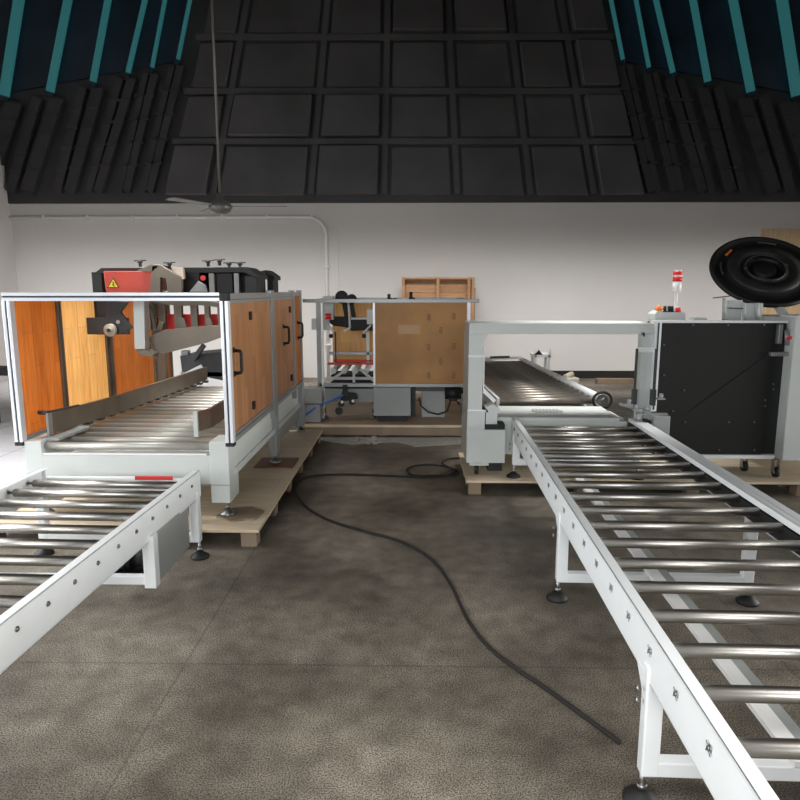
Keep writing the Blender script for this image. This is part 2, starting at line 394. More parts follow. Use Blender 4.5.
def caster(parent, x, y, z0, z1):
    r = min((z1-z0)*.45, .043)
    b = MB(); b.cyl((x-.014, y, z0+r), (x+.014, y, z0+r), r, n=20, mi=1).cyl((x-.020, y, z0+r), (x+.020, y, z0+r), r*.35, n=12)
    b.box(x-.024, x-.018, y-.012, y+.03, z0+r*.9, z1-.006, .001).box(x+.018, x+.024, y-.012, y+.03, z0+r*.9, z1-.006, .001)
    b.box(x-.035, x+.035, y-.03, y+.05, z1-.008, z1, .001)
    b.build('caster', ['zinc', 'rubber'], parent)
def pallet(label, x0, x1, y0, y1, zt, nb=3, deck=.02, matd='pal', runs='Y', group='wooden pallets under the machines'):
    t = thing('wooden_pallet', label, 'pallet', ((x0+x1)/2, (y0+y1)/2, 0), 0, group)
    MB().box(x0, x1, y0, y1, zt-deck, zt, .003).build('deck', matd, t)
    bh = zt-deck-.018
    n = max(3, int((y1-y0)/.55)); 
    for i in range(nb):
        xa = x0+.02+(x1-x0-.14)*i/(nb-1)
        b = MB(); b.box(xa, xa+.10, y0+.015, y1-.015, zt-deck-.018, zt-deck, .002)
        for k in range(n+1):
            ya = y0+.02+(y1-y0-.14)*k/n; b.box(xa, xa+.10, ya, ya+.10, 0, bh, .003)
        b.build('runner', 'palb', t)
    return t

# ================================================================ conveyors
zt = .58
cr = conveyor('long white roller conveyor running from the near right corner to the grey arch', .676, .99, .25, 5.30, -math.atan(.026), zt, .215, .352, [(5.12, .12), (3.24, 0), (1.85, 0)], wide=True)
MB().box(.455, .515, 1.85, 5.12, .151, .172, .002).build('centre_brace', 'white', cr, True)  # one brace in two tones: lit flange painted white, shaded flange grey
MB().box(.517, .568, 1.85, 5.12, .148, .160, .002).build('brace_shaded_flange', 'paintg', cr, True)['label'] = 'shaded flange of the centre brace, painted grey'
cl = conveyor('shorter white roller conveyor at near left feeding the guarded machine', -2.375, .985, .9, 3.86, -.03, .53, .182, .98, [(3.78, 0), (1.75, 0)])
# drive under the left conveyor
t = cl
MB().box(-1.345, -1.285, 3.15, 3.62, .13, .39, .006).build('drive_housing', 'paintg', t)
MB().box(-1.335, -1.275, 3.08, 3.14, .125, .40, .005).build('leg', 'rail', t)
MB().box(-2.25, -1.33, 3.09, 3.13, .14, .185, .004).build('crossbar', 'rail', t)
b = MB(); b.cyl((-1.66, 3.24, .215), (-1.45, 3.24, .215), .06).cyl((-1.45, 3.24, .215), (-1.35, 3.24, .215), .045)
for k in range(8): b.cyl((-1.64+k*.022, 3.24, .215), (-1.63+k*.022, 3.24, .215), .067)
b.box(-1.6, -1.5, 3.18, 3.30, .27, .32, .008).box(-1.62, -1.40, 3.15, 3.32, .135, .16, .004)
b.build('motor', 'black', t)
b = MB(); b.box(-2.24, -1.5, 3.862, 3.90, .43, .47, .003); b.box(-2.24, -1.34, 3.855, 3.864, .35, .47, .001); b.build('end_plate', 'rail', t)
b = MB(); b.box(-1.68, -1.45, 3.842, 3.855, .462, .485, .002); b.build('red_strip', 'redd', t)['label'] = 'red strip at the far end of the rollers'

# ================================================================ pallets, pads
pallet('long plywood-topped pallet under the guarded machine on the left', -2.75, -.955, 3.92, 6.9, .12)
pallet('plywood-topped pallet under the middle machine at the back', -1.25, .60, 7.15, 8.7, .13, matd='pal2')
b = MB(); b.box(-1.25, .60, 7.125, 7.15, .105, .132, .002); b.build('nosing', 'pal', bpy.data.objects['wooden_pallet.001'])
MB().box(-1.25, .60, 7.128, 7.149, .015, .104, .002).build('fascia', 'palb', bpy.data.objects['wooden_pallet.001'])
pallet('pale pallet under the grey arch and the black-sided cabinet', .43, 4.0, 5.03, 5.95, .12, nb=5)
b = MB(); b.prism([(-1.29, 4.14, .12), (-1.17, 4.06, .12), (-1.02, 4.10, .12), (-.99, 4.25, .12), (-1.10, 4.34, .12), (-1.26, 4.30, .12)], (0, 0, .012), bev=.002)
tag(b.build('wood_pad', 'palb'), 'small light wood pad under the front machine foot', 'pad')
tag(MB().box(-1.33, -1.0, 5.36, 5.68, .12, .132, .002).build('steel_pad', 'mark'), 'dark brown plate under the middle machine foot on the pallet', 'pad')

# ================================================================ guarded carton machine (left)
GX0, GX1, GY0, GY1 = -2.525, -1.158, 4.12, 6.85
GT = 1.585; GB = .645
t = thing('carton_sealing_machine', 'carton sealing machine behind a plywood and aluminium guard, red and black head on top', 'machine', ((GX0+GX1)/2, GY0, .12))
g = t
# body: end beam, side beams, legs
b = MB()
b.box(GX0+.135, GX1-.135, GY0-.019, GY0+.04, .36, .548, .002)
b.box(GX0+.03, GX0+.14, GY0-.02, GY0+.20, .19, .64, .004); b.box(GX1-.14, GX1-.018, GY0-.022, GY0+.20, .235, .64, .004)
b.box(GX1-.040, GX1-.020, GY0+.19, GY1, .42, .64, .003); b.box(GX0+.03, GX0+.05, GY0+.19, GY1, .30, .64, .003)
b.box(GX0+.05, GX1, GY0+.1, GY1-.05, .40, .44, .002)
b.build('body', 'paint', g)
b = MB(); b.box(GX1-.05, GX1+.01, 5.46, 5.58, .20, .64, .004); b.box(GX1-.05, GX1-.01, 5.42, 5.46, .26, .60, .002)
b.box(GX1-.05, GX1-.018, 5.60, GY1, .27, .43, .003)
b.box(GX1-.04, GX1+.03, GY1-.12, GY1, .20, .64, .004); b.box(GX0+.03, GX0+.1, GY1-.12, GY1, .20, .64, .004); b.box(GX0+.03, GX0+.1, 5.4, 5.52, .2, .64, .004)
b.split('leg', 'paintg', g)
MB().box(GX0+.031, GX1-.017, GY0-.026, GY0-.019, .352, .358, .001).build('seam', 'paintg', g)
for x, y in ((GX1-.06, GY0+.06), (GX0+.09, GY0+.06), (GX1-.02, 5.52), (GX1-.01, GY1-.06), (GX0+.07, GY1-.06)):
    foot(g, x, y, .132, .25, r=.05, m='zinc')
# notch ledge and rollers
b = MB(); b.box(GX0+.13, GX1-.16, GY0-.015, GY0+.02, .549, .560, .002); b.build('ledge', 'white', g)
b = MB(); b.cyl((GX0+.15, 0, 0), (GX1-.13, 0, 0), .024, n=24).cyl((GX0+.06, 0, 0), (GX1-.03, 0, 0), .008, n=10)
for k in range(17):
    if k == 0: ro = b.build('roller', 'bed', g); W0 = Vector(g.location); ro.location = (0, GY0+.03, .60); 
    else: dupl(ro, (0, k*.158, 0))
# guides: world positions
def plate_path(pts, z0, z1, th, name, m, parent):
    b = MB()
    for (xa, ya), (xb, yb) in zip(pts, pts[1:]):
        b.prism([(xa, ya, z0), (xb, yb, z0), (xb, yb, z1), (xa, ya, z1)], (th, 0, 0), bev=0)
    return b.build(name, m, parent)
gd = plate_path([(-2.39, 4.22), (-2.36, 4.5), (-2.28, 5.0), (-2.19, 6.9)], .665, .80, .025, 'guide_plate', 'taupe', g)
b = MB(); b.box(-2.405, -2.389, 4.215, 4.24, .645, .80, .002); b.prism([(-2.42, 4.16, .63), (-2.30, 4.16, .63), (-2.26, 4.5, .64), (-2.36, 4.5, .64)], (0, 0, .018)); b.build('guide_shoe', 'paintg', g)
b = MB(); b.cyl((-2.47, 4.25, .80), (-2.40, 4.25, .80), .014).bar((-2.40, 4.25, .805), (-2.30, 4.45, .815), .02, .012); b.build('clamp', 'dkgrey', g)
b = MB()
for k in range(15): b.box(-2.36+.19*k/15, -2.31+.19*k/15, 4.6+k*.155, 4.66+k*.155, .645, .665, .002)
b.split('guide_clip', 'dkgrey', g)
plate_path([(-1.45, 4.30), (-1.40, 4.42), (-1.40, 6.7)], .665, .80, .022, 'guide_plate', 'taupe', g)
MB().box(-1.456, -1.425, 4.285, 4.305, .63, .80, .002).build('guide_end', 'paint', g)
# guard frame
b = MB(); pw = .052
profile(b, (GX0-.02, GY0, GT-.026), (GX1, GY0, GT-.026), pw, (0, 1, 0))
profile(b, (GX0, GY0, GB-.01), (GX0, GY0, GT-.05), pw, (0, 1, 0)); profile(b, (GX1-.005, GY0, GB-.01), (GX1-.005, GY0, GT-.05), pw, (0, 1, 0))
gf = b.build('guard_frame', ['alu', 'slot'], g)
b = MB()
for x in (GX0, GX1-.005): b.box(x-.028, x+.028, GY0-.028, GY0+.028, GB-.035, GB-.01, .004)
b.box(GX1-.032, GX1+.024, GY0-.03, GY0+.03, GT-.053, GT+.002, .006)
b.split('corner_cap', 'black', gf)
b = MB()
for x in (GX0, GX1-.005):
    b.box(x-.02, x+.02, GY0+.03, GY1, GT-.045, GT-.005, .003); b.box(x-.02, x+.02, GY0+.03, GY1, GB-.02, GB+.015, .003)
b.build('side_frame', 'alud', g); b = MB()
for y, w in ((4.69, .05), (5.44, .11), (6.42, .10), (6.82, .05)): b.box(GX0-.02, GX0+.02, y-w/2, y+w/2, GB, GT-.03, .003).box(GX0+.02, GX0+.028, y-w*.12, y+w*.12, GB, GT-.03, .001)
b.split('inner_post', 'taupe', g); b = MB()
for y, w in ((5.44, .12), (6.42, .06), (6.83, .05)): b.box(GX1-.028, GX1+.02, y-w/2, y+w/2, GB-.1, GT+.012, .003)
b.box(GX0, GX1, GY1-.02, GY1+.02, GT-.045, GT-.005, .003)
b.split('side_frame', 'alud', g)
for y0, y1, m, lb in ((4.15, 4.67, 'plyo', 'orange plywood'), (4.71, 5.40, 'plyl', 'pale yellow plywood'), (5.48, 6.39, 'plyo', 'orange plywood'), (6.45, 6.80, 'plyo', 'orange plywood')):
    b = MB(); b.box(GX0-.002, GX0+.002, y0, y1, GB+.015, GT-.045, 0); o = b.build('guard_panel', m, g)
def handle(parent, y, z):
    x = GX1+.004
    b = MB(); b.tube([(x, y, z-.075), (x+.045, y, z-.07), (x+.05, y, z-.055), (x+.05, y, z+.055), (x+.045, y, z+.07), (x, y, z+.075)], .011, 10)
    b.box(x-.002, x+.008, y-.016, y+.016, z-.095, z-.06, .003).box(x-.002, x+.008, y-.016, y+.016, z+.06, z+.095, .003)
    b.build('handle', 'black', parent)
for y0, y1, hy, hz in ((4.155, 5.375, 4.24, 1.14), (5.505, 6.385, 5.92, 1.20)):
    b = MB(); b.box(GX1-.008, GX1+.004, y0, y1, GB+.02, GT-.048, .001); d = b.build('door', 'plyb', g)
    b = MB()
    for z in (GT-.058, GB+.03): b.box(GX1-.012, GX1+.012, y0, y1, z-.012, z+.012, .002)
    b.split('door_edge', 'alud', d)
    handle(d, hy, hz)
    b = MB(); yl = y0+(y1-y0)*(.43 if y0 < 5 else .8)
    for z in (1.42, .775): b.box(GX1+.003, GX1+.02, yl, yl+.045, z-.03, z+.03, .005)
    b.split('latch', 'black', d)
b = MB(); b.box(GX1-.008, GX1+.004, 6.45, 6.80, GB+.02, GT-.04, .001); d = b.build('guard_panel', 'plyo', g); handle(d, 6.66, 1.2)
# ---- sealing head
hd = MB(); Yh = 5.15
def pq(px, py, Y): return at(px, py, Y)
# black gantry shell
b = MB()
b.prism([pq(93, 274, Yh), pq(101, 268, Yh), pq(246, 267, Yh), pq(258, 275, Yh), pq(258, 279, Yh), pq(244, 272, Yh), pq(101, 273, Yh)], (0, .34, 0))
b.box(X(94, Yh), X(104, Yh), Yh, Yh+.3, Z(335, Yh), Z(272, Yh), .004)
b.box(X(183, Yh), X(200, Yh), Yh+.02, Yh+.3, Z(296, Yh), Z(271, Yh), .004)
b.box(X(246, Yh), X(258, Yh), Yh, Yh+.3, Z(298, Yh), Z(276, Yh), .004)
b.box(X(183, Yh), X(258, Yh), Yh+.26, Yh+.30, Z(298, Yh), Z(270, Yh), .004)
b.box(X(216, Yh), X(232, Yh), Yh+.05, Yh+.2, Z(296, Yh), Z(273, Yh), .004)
b.build('gantry_cover', 'blackp', g)
b = MB(); Yr = 5.75
b.prism([pq(254, 272, Yr), pq(266, 270, Yr), pq(275, 276, Yr), pq(275, 280, Yr), pq(266, 275, Yr), pq(254, 276, Yr)], (0, .25, 0)); b.box(X(268, Yr), X(274, Yr), Yr, Yr+.22, Z(300, Yr), Z(276, Yr), .003)
b.build('rear_cover', 'blackp', g)
b = MB()
for px in (209, 234): b.box(X(px, Yh), X(px+5, Yh), Yh+.03, Yh+.07, Z(297, Yh), Z(273, Yh), .003)
b.prism([pq(190, 292, Yh), pq(199, 281, Yh), pq(206, 285, Yh), pq(208, 292, Yh)], (0, -.02, 0))
b.split('mast_strip', 'paintg', g)
b = MB(); b.cyl(pq(203, 278, Yh-.02), pq(203, 278, Yh-.05), .02, n=18); b.build('stop_button', 'redlamp', g)
# red cover with warning sign
b = MB(); Yc = 5.06
b.prism([pq(103, 271, Yc), pq(155, 271, Yc), pq(155, 290, Yc), pq(146, 293, Yc), pq(107, 300, Yc)], (0, .30, 0), bev=.006)
rc_ = b.build('red_cover', 'red', g)
b = MB()
for y, c, s_ in ((Yc-.004, 0, 1), (Yc-.007, 1, .78)):
    cx, cy = 113, 284; k = 6.4*s_
    b.prism([pq(cx-k*.95, cy+k*.62, y), pq(cx+k*.95, cy+k*.62, y), pq(cx, cy-k*.95, y)], (0, .003, 0), mi=c, bev=0)
b.prism([pq(112, 281, Yc-.009), pq(114.5, 283, Yc-.009), pq(113.3, 284, Yc-.009), pq(115, 287, Yc-.009), pq(112, 285, Yc-.009), pq(113, 283.5, Yc-.009)], (0, .003, 0), mi=0, bev=0)
b.build('warning_sign', ['black', 'yellow'], rc_)['label'] = 'yellow warning triangle with black symbol'
# grey yoke on top
b = MB(); Yy = 4.95
b.prism([pq(149, 296, Yy), pq(152, 266, Yy), pq(160, 265, Yy), pq(181, 277, Yy), pq(181, 296, Yy), pq(168, 296, Yy), pq(166, 278, Yy), pq(160, 277, Yy), pq(160, 296, Yy)], (0, .05, 0))
b.prism([pq(136, 271, Yy), pq(152, 264, Yy), pq(160, 265, Yy), pq(152, 272, Yy)], (0, .2, 0)); b.prism([pq(162, 266, Yy+.2), pq(183, 267, Yy+.2), pq(184, 279, Yy), pq(181, 279, Yy)], (0, .04, 0))
b.box(X(150, Yy), X(183, Yy), Yy+.02, Yy+.2, Z(303, Yy), Z(294, Yy), .004)
b.build('yoke', 'taupe', g)
for px, py, Y in ((140, 262, 5.0), (169.5, 264, 5.1), (208, 262, 5.3), (219.5, 261, 5.3), (229, 264, 5.3), (240, 264, 5.3)):
    p = pq(px, py, Y); b = MB(); b.cyl(p+Vector((0, 0, -.035)), p, .012).bar(p+Vector((-.045, 0, .008)), p+Vector((.045, 0, .012)), .014, .008).cyl(p+Vector((0, 0, -.006)), p+Vector((0, 0, .012)), .02)
    b.build('wing_screw', 'dkgrey', g)
b = MB(); b.box(X(84, 4.9), X(126, 4.9), 4.92, 4.95, Z(335, 4.9), Z(318, 4.9), .003)
b.prism([pq(108, 300, 4.9), pq(128, 302, 4.9), pq(120, 312, 4.9), pq(132, 328, 4.9), pq(118, 334, 4.9), pq(106, 318, 4.9)], (0, .03, 0))
b.box(X(97, 5), X(108, 5), 5.0, 5.1, Z(318, 5), Z(298, 5), .003)
b.build('tape_plate', 'dkgrey', g)
b = MB(); p = pq(111.5, 330, 4.89); b.lathe(p, (0, -1, 0), [(0, 0), (.042, 0), (.047, .01), (.047, .03), (.038, .035), (.02, .036), (.02, .045), (0, .045)], 28)
b.cyl(pq(118, 322, 4.9), pq(118, 322, 4.86), .014); b.build('tape_roll', 'cream', g)
b = MB(); b.cyl(p, p+Vector((0, -.05, 0)), .014); b.build('tape_hub', 'dkgrey', g)
# hanging bars
b = MB(); Yb = 4.50
b.prism([pq(133, 298, Yb), pq(144, 298, Yb), pq(145, 349, Yb), pq(134.5, 349, Yb)], (0, .08, 0)); b.build('hanging_bar', 'paint', g)
b = MB(); b.prism([pq(136, 350, Yb+.02), pq(146, 350, Yb+.02), pq(154, 354, Yb+.02), pq(152, 357, Yb+.02), pq(140, 355, Yb+.02)], (0, .10, 0)); b.prism([pq(146, 341, Yb+.1), pq(150, 343, Yb+.1), pq(158, 357, Yb+.1), pq(154, 359, Yb+.1)], (0, .02, 0)); b.build('bar_foot', 'taupe', g)
b = MB(); Yp = 4.62
b.prism([pq(146, 338, Yp), pq(165, 330, Yp), pq(190, 327, Yp), pq(222, 325, Yp), pq(222, 337, Yp), pq(206, 343, Yp), pq(163, 354, Yp), pq(150, 353, Yp)], (0, .02, 0))
b.build('press_plate', 'taupe', g)
b = MB(); b.prism([pq(166, 314, 4.9), pq(222, 314, 4.9), pq(222, 330, 4.9), pq(166, 330, 4.9)], (0, .02, 0)); b.build('red_board', 'redd', g)
b = MB()
for px, w in ((146, 5), (153, 4), (159, 7), (174.5, 8), (191, 7), (205, 5), (218, 4)): b.box(X(px, 4.8), X(px+w, 4.8), 4.78, 4.82, Z(330, 4.8), Z(300, 4.8), .003)
b.prism([pq(144, 297, 4.75), pq(183, 298, 4.75), pq(200, 300, 4.75), pq(222, 303, 4.75), pq(222, 308, 4.75), pq(200, 305, 4.75), pq(183, 306, 4.75), pq(144, 303, 4.75)], (0, .1, 0))
for a in ((162, 322, 156, 340), (182, 318, 186, 332), (208, 318, 212, 330)): b.bar(pq(a[0], a[1], 4.72), pq(a[2], a[3], 4.72), .035, .02, up=(0, 1, 0))
b.bar(pq(150, 302, 4.74), pq(156, 332, 4.74), .02, .02)
b.build('head_frame', 'taupe', g)
b = MB()
for px, py in ((156, 333), (184, 331), (210, 329)): b.cyl(pq(px, py, 4.70), pq(px, py, 4.66), .022, n=18)
b.bar(pq(149, 305, 4.73), pq(157, 318, 4.73), .018, .012); b.split('press_roller', 'dkgrey', g)
b = MB(); b.box(X(156, 6.1), X(164, 6.1), 6.05, 6.12, .66, Z(345, 6.1), .004); b.build('side_column', 'taupe', g)

# low grey plant seen through the guard, behind it
t = thing('feed_ramp', 'grey ramp with a dark strut seen through the left guard, behind it', 'ramp', (-2.4, 7.6, 0))
b = MB(); b.prism([pq(180, 356, 7.6), pq(222, 352, 7.6), pq(230, 382, 7.6), pq(182, 372, 7.6)], (0, .6, 0)); b.build('ramp_bed', 'dkgrey', t)
b = MB(); b.box(-2.7, -2.62, 7.65, 7.75, 0, .9, .004).box(-2.2, -2.12, 7.65, 7.75, 0, .8, .004).box(-2.7, -2.12, 7.65, 7.75, .05, .1, .004).box(-2.7, -2.12, 7.6, 8.15, .6, .66, .004); b.build('ramp_frame', 'paintg', t)
b = MB(); b.bar(pq(204, 345, 7.55), pq(193, 360, 7.55), .06, .05); b.build('strut', 'dkgrey', t)
b = MB(); b.bar(pq(186, 374, 7.5), pq(202, 366, 7.5), .03, .04); b.build('ramp_edge', 'white', t)

# ================================================================ case erector (middle, back)
Ym = 7.4
t = thing('carton_forming_machine', 'carton forming machine in the middle back with one large brown board on its frame', 'machine', (-.2, Ym, .13)); g = t
xa, xb_, xc = X(318, Ym), X(374, Ym), X(466, Ym)
zt_, zb_ = Z(299, Ym), Z(385, Ym)
b = MB()
b.box(X(303, Ym), X(479, Ym), Ym-.02, Ym+.02, zt_-.04, zt_, .003); b.box(xa, X(468, Ym), Ym-.02, Ym+.02, zb_-.02, zb_+.02, .003)
b.box(xa-.02, xa+.03, Ym-.02, Ym+.02, zb_-.2, zt_-.03, .003)
b.box(xa-.02, xc+.02, Ym+1.2, Ym+1.24, zt_-.04, zt_, .003); b.box(xa-.02, xa+.02, Ym, Ym+1.2, zt_-.04, zt_, .003); b.box(xc-.02, xc+.02, Ym, Ym+1.2, zt_-.04, zt_, .003)
b.box(xa, xb_, Ym+.9, Ym+.94, Z(355, Ym+.9), Z(352, Ym+.9), .002)
b.build('guard_frame', 'alud', g)
b = MB(); b.box(xa+.03, xa+.055, Ym-.022, Ym+.02, zb_, zt_-.04, .002); b.box(xb_-.012, xb_+.012, Ym-.024, Ym+.02, zb_, zt_-.04, .002); b.box(xc+.012, xc+.05, Ym-.02, Ym+.02, zb_-.3, zt_-.03, .003)
b.split('frame_post', 'alu', g)
b = MB(); b.box(xb_+.012, xc-.002, Ym-.015, Ym-.003, zb_+.022, zt_-.042, .001); pn = b.build('guard_panel', 'plyf', g)
b = MB()
for px, py in ((429, 317), (429, 347), (429, 375), (454, 316), (454, 346), (454, 375), (441, 330), (441, 361)):
    for dx, dz, w, h in ((-1.5, -2.5, 3, .9), (-1.5, -.8, .9, 3.4), (.6, -.8, .9, 2.4), (-1, 2.5, 2.4, .8)):
        p = pq(px+dx, py+dz, Ym-.018); b.box(p.x, p.x+w/90, Ym-.0185, Ym-.014, p.z-h/90, p.z, 0)
b.build('stencil_mark', 'mark', pn)
b = MB(); b.prism([pq(398, 325, Ym-.018), pq(420, 325, Ym-.018), pq(420, 334, Ym-.018), pq(398, 334, Ym-.018)], (0, .003, 0), bev=0); b.build('paper_patch', 'kraft', pn)
b = MB(); b.box(X(332, 8.5), X(373, 8.5), 8.5, 8.52, Z(363, 8.5), Z(303, 8.5), .002); b.build('rear_panel', 'plyy', g)
# working head
b = MB(); Yk = 7.8
for px, w in ((342, 6.5), (352, 5)): 
    p = pq(px, 297 if px == 342 else 299, Yk); b.lathe(p, (0, -1, 0), [(0, 0), (w*.0105, 0), (w*.0115, .01), (w*.0115, .05), (w*.0095, .06), (0, .06)], 24)
b.bar(pq(344, 300, Yk), pq(347, 318, Yk), .055, .04); b.bar(pq(351, 301, Yk), pq(354, 318, Yk), .05, .04)
b.prism([pq(325, 317, Yk), pq(345, 317, Yk), pq(372, 321, Yk), pq(373, 330, Yk), pq(352, 331, Yk), pq(345, 327, Yk), pq(334, 326, Yk), pq(328, 322, Yk)], (0, .2, 0))
for px, py in ((331, 336), (364, 336), (371, 329)): b.cyl(pq(px, py, Yk), pq(px, py, Yk-.05), .026, n=16)
b.build('forming_head', 'black', g)
b = MB(); b.cyl(pq(328, 318.5, 7.64), pq(328, 313.5, 7.64), .034, n=20).box(X(325, 7.64), X(331, 7.64), 7.62, 7.70, Z(319.5, 7.64), Z(318, 7.64), .002); b.build('stop_button', 'redlamp', g)
b = MB()
b.bar(pq(348.5, 303, Yk-.06), pq(350, 328, Yk-.06), .022, .02); b.bar(pq(351, 318.5, Yk-.06), pq(368, 318.5, Yk-.06), .03, .025); b.box(X(367, Yk-.08), X(373, Yk-.08), Yk-.1, Yk, Z(324, Yk), Z(309, Yk), .004)
b.bar(pq(371, 325, Yk-.1), pq(363, 333, Yk-.1), .025, .02); b.bar(pq(324, 321, Yk-.06), pq(334, 332, Yk-.06), .03, .025); b.box(X(323, Yk-.05), X(329, Yk-.05), Yk-.06, Yk, Z(330, Yk), Z(318, Yk), .004)
b.bar(pq(350, 328, Yk-.06), pq(344, 331, Yk-.06), .04, .03); b.box(X(366, 8.3), X(369, 8.3), 8.3, 8.34, .6, Z(332, 8.3), .003); b.box(X(334, 8.3), X(335.5, 8.3), 8.3, 8.34, .6, Z(332, 8.3), .003, mi=1)
b.split('linkage', ['paint', 'dkgrey'], g)
b = MB(); b.box(X(323, 7.7), X(333, 7.7), 7.7, 7.9, Z(320, 7.7), Z(296, 7.7), .005); b.box(X(311, 8.0), X(316, 8.0), 8.0, 8.15, Z(330, 8), Z(319, 8), .005); b.split('control_box', 'paint', g)
b = MB(); b.cyl(pq(389, 299, 8.2), pq(389, 294, 8.2), .02).bar(pq(388, 299, 8.2), pq(392, 299, 8.2), .05, .03).bar(pq(393, 299, 8.2), pq(397, 299, 8.2), .03, .02); b.cyl(pq(411, 299, 8.2), pq(411, 292, 8.2), .02).bar(pq(409, 298, 8.2), pq(415, 299, 8.2), .05, .03); b.build('wing_screw', 'black', g)
# roller table with red lip
b = MB(); b.box(xa+.06, xb_, 7.65, 7.70, Z(365, 7.65), Z(363, 7.65), .003); b.box(xa+.06, xb_, 8.3, 8.34, Z(362, 8.3), Z(360, 8.3), .003); b.split('table_lip', 'redd', g)
b = MB()
for k in range(4):
    x = xa+.12+k*.13; b.cyl((x, 7.7, .66), (x, 8.4, .66), .035, n=18)
b.split('table_roller', 'paint', g)
b = MB(); b.box(xa+.05, xb_, 7.6, 7.64, .57, .60, .002); 
b.bar((xa+.1, 7.6, .56), (xa+.3, 7.6, .70), .03, .03); b.bar((xb_-.02, 7.6, .56), (xb_-.18, 7.6, .70), .03, .03); b.box(xa+.36, xa+.39, 7.58, 7.6, .54, .72, .002)
b.build('table_brace', 'paint', g)
b = MB(); b.box(xa+.06, xb_, 7.95, 8.4, .40, .58, .01).box(X(323, Ym), X(374, Ym), Ym+.01, Ym+.05, zb_-.045, zb_-.02, .002); b.split('undertray', 'black', g)
# lower bodies
b = MB(); b.box(X(323, 7.5), X(374, 7.5), 7.5, 7.56, Z(402, 7.5), Z(388, 7.5), .004); b.box(X(300, 7.3), X(321, 7.3), 7.2, 7.4, Z(404, 7.2), Z(389, 7.2), .005); b.box(X(300, 7.3), X(319, 7.3), 7.22, 7.4, .14, Z(405, 7.2), .005)
b.split('lower_beam', 'paintg', g)
b = MB(); b.box(X(373, 7.35), X(411, 7.35), 7.3, 7.7, Z(416, 7.3), Z(388, 7.3), .006); b.build('electric_cabinet', 'paintg', g)
b = MB(); b.box(X(373, 7.35)+.04, X(411, 7.35)-.04, 7.35, 7.65, .13, Z(416, 7.3), .003); b.build('plinth', 'black', g)
b = MB(); b.box(X(422, 7.6), X(446, 7.6), 7.6, 7.9, .13, Z(388, 7.6), .006); b.build('side_cabinet', 'paintg', g)
b = MB(); b.box(X(411, 7.6), X(416, 7.6), 7.62, 7.7, .13, .53, .003).box(X(416, 7.6), X(467, 7.6), 7.5, 7.55, Z(391, 7.5), Z(388, 7.5), .003); b.build('rear_column', 'dkgrey', g)
b = MB(); p = pq(453, 393, 7.42); b.cyl(p+Vector((-.09, 0, 0)), p+Vector((.09, 0, 0)), .072, n=24).box(p.x-.05, p.x+.05, 7.37, 7.47, p.z-.085, p.z+.02, .01).cyl(p+Vector((.09, 0, .01)), p+Vector((.13, 0, .01)), .02); b.build('motor', 'black', g)
b = MB()
b.tube([pq(419, 398, 7.45), pq(421, 406, 7.45), pq(428, 412, 7.45), pq(438, 414.5, 7.45), pq(447, 411, 7.45), pq(450, 403, 7.45), pq(452, 398, 7.45)], .009, 8); b.build('hose', 'black', g)
b = MB()
for px, py, r_ in ((341, 404, .035), (352, 402, .035), (339, 411, .045), (346, 393, .03)): b.cyl(pq(px, py, 7.32), pq(px, py, 7.40), r_, n=20)
b.bar(pq(345, 385, 7.36), pq(345, 396, 7.36), .05, .05).prism([pq(342, 392, 7.35), pq(356, 394, 7.35), pq(357, 399, 7.35), pq(340, 402, 7.35)], (0, .06, 0))
b.build('air_unit', 'black', g)
b = MB(); b.cyl(pq(342, 402, 7.31), pq(342, 402, 7.29), .016).cyl(pq(353, 401, 7.31), pq(353, 401, 7.29), .016); b.split('gauge', 'white', g)
b = MB(); b.tube([pq(343, 395, 7.3), pq(330, 401, 7.27), pq(316, 407, 7.23), pq(303, 417, 7.18)], .011, 8)
b.build('air_hose', 'blue', g)['label'] = 'blue air hose'
for x in (X(323, 7.5), X(372, 7.5)): foot(g, x, 7.53, .13, Z(402, 7.5)+.01, m='zinc', r=.04)
# the tall brown board continues behind as frame legs
b = MB(); b.box(xc+.0, xc+.05, Ym-.02, Ym+.03, .2, zb_, .003).box(xa-.02, xa+.03, Ym-.02, Ym+.02, .17, zb_-.19, .003).box(xc, xc+.05, Ym+1.18, Ym+1.24, .2, zt_, .003); b.build('leg', 'paintg', g)
foot(g, xc+.025, Ym, .13, .21, m='zinc', r=.04); foot(g, xa, Ym, .13, .18, m='zinc', r=.04)

# ================================================================ wooden crate leaning at the wall
Yc = 11.45
t = thing('wooden_crate', 'open wooden crate standing upright against the back wall behind the forming machine', 'crate', (.45, Yc, 0))
x0, x1, ztp = X(402, Yc), X(474, Yc), Z(277, Yc)
for a, c in ((x0, x0+.05), (x1-.05, x1)): MB().box(a, c, Yc, Yc+.42, 0, ztp, .004).build('side_board', 'crate', t)
for z in (ztp-.04, .02, .9): MB().box(x0+.05, x1-.05, Yc, Yc+.42, z, z+.035, .003).build('cross_board', 'crate', t)
for k in range(14): 
    z = .02+k*(ztp-.03)/14; MB().box(x0+.05, x1-.05, Yc+.10, Yc+.12, z, z+(ztp-.03)/14-.004, .002).build('plank', 'crate', t)
for a in ((x0+x1)/2-.03, (x0+x1)/2+.5): 
    if a < x1: MB().box(a, a+.05, Yc-.02, Yc+.03, 0, ztp, .003).build('batten', 'crate', t)
MB().box(X(473, Yc), X(474, Yc)+.02, Yc+.02, Yc+.42, 0, ztp*.9, .002).build('batten', 'palb', t)

